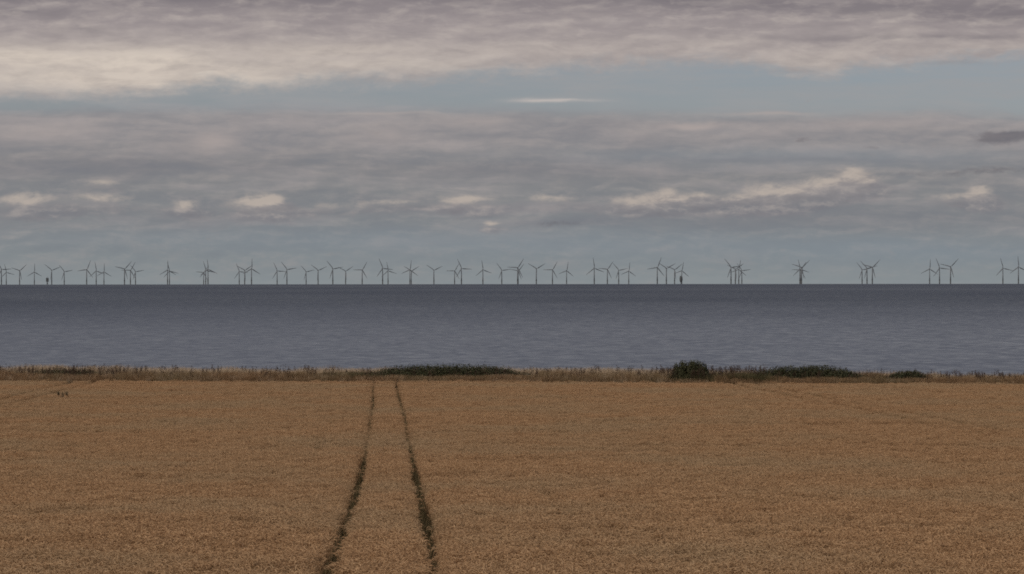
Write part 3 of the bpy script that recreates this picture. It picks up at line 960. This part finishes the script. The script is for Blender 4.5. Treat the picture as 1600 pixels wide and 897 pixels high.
def build_farm():
    proto = make_turbine()
    for i, (px, row, ang, label) in enumerate(T):
        o = proto if i == 0 else copy_tree(proto)
        d = hub_distance(px, row)
        o.location = (pix(px, d), d, sea_z(d))
        o.rotation_euler = (0, 0, R(16 + random.Random(i).uniform(-3, 3)) - math.atan2(px - 800, FOC))
        k = 0
        for ch in o.children:
            if ch.name.split('.')[0] == 'blade':
                ch.rotation_euler = (0, R(ang + 120 * k), 0); k += 1
        tag(o, label, 'wind turbine', 'wind turbines along the horizon')


build_farm()


def platform(px, wide, row_top, row_bot, label, rounded):
    d = 18000.0; s = d / FOC
    root = bpy.data.objects.new('offshore_platform', None); C.objects.link(root)
    root.location = (pix(px, d), d, sea_z(d))
    tag(root, label, 'platform', 'offshore platforms among the turbines')
    hz = horizon_row(px); off = -EYE * 0
    z0 = (hz - row_bot) * s; z1 = (hz - row_top) * s; w = wide * s / 2
    bm = bmesh.new()
    if rounded:
        prof = [(w * .45, z0), (w * .9, z0 + .22 * (z1 - z0)), (w, z0 + .45 * (z1 - z0)), (w * .95, z0 + .8 * (z1 - z0)), (w * .7, z1)]
        B = Buf(); lathe(B, prof, 12); top = B.obj('topside', [M_STEEL], root)
    else:
        top = bm_obj('topside', boxbm(-w, w, -w, w, z0 + 2, z1, .5), M_STEEL, root)
    dw = w * (.55 if rounded else 1.15)
    bm_obj('deck', boxbm(-dw, dw, -dw, dw, z0 - 1.2 + (2 if not rounded else 0), z0 + (2 if not rounded else 0) - .01), M_STEEL, root)
    bm_obj('equipment_room', boxbm(-w * .8, w * .1, -w * .6, w * .6, z1 + .01, z1 + 2.2, .2), M_STEEL, top)
    B = Buf(); B.tube([Vector((w * .6, 0, z1)), Vector((w * .6, 0, z1 + 5))], [.5, .4], 6); B.tube([Vector((w * .6, 0, z1 + 4.6)), Vector((-w * .5, -1, z1 + 6.5))], [.35, .25], 6)
    B.obj('crane', [M_STEEL], root)
    sp = .62 if rounded else 1.0
    for dx, dy in ((-.32, -.32), (.32, -.32), (.32, .32), (-.32, .32)):
        B = Buf(); B.tube([Vector((dx * w * sp * 1.35, dy * w * sp * 1.35, -12)), Vector((dx * w * sp, dy * w * sp, z0 + .8 if not rounded else z0 - 1.2))], [1.0, .9], 8)
        B.obj('leg', [M_STEEL], root)
    B = Buf()
    for dx in (-1, 1):
        B.tube([Vector((dx * .43 * w * sp, -.43 * w * sp, 0)), Vector((-dx * .33 * w * sp, -.33 * w * sp, z0 - 2))], [.45, .45], 6)
        B.tube([Vector((dx * .43 * w * sp, .43 * w * sp, 0)), Vector((-dx * .33 * w * sp, .33 * w * sp, z0 - 2))], [.45, .45], 6)
    B.obj('bracing', [M_STEEL], root)


platform(74.0, 3.9, 434.6, 440.4, 'squat square offshore platform on legs near the left picture edge', False)
platform(1064.2, 4.9, 431.9, 441.0, 'round-topped dark offshore platform in front of the small turbine above the tall bush', True)

# ------------------------------------------------------------------ render settings
scene.render.engine = 'CYCLES'
vs_ = scene.view_settings
vs_.view_transform = 'Standard'; vs_.look = 'None'; vs_.exposure = 0.0; vs_.gamma = 1.0; vs_.use_curve_mapping = False
scene.cycles.use_denoising = False
scene.cycles.pixel_filter_type = 'BLACKMAN_HARRIS'; scene.cycles.filter_width = 1.75
scene.cycles.max_bounces = 5; scene.cycles.diffuse_bounces = 3
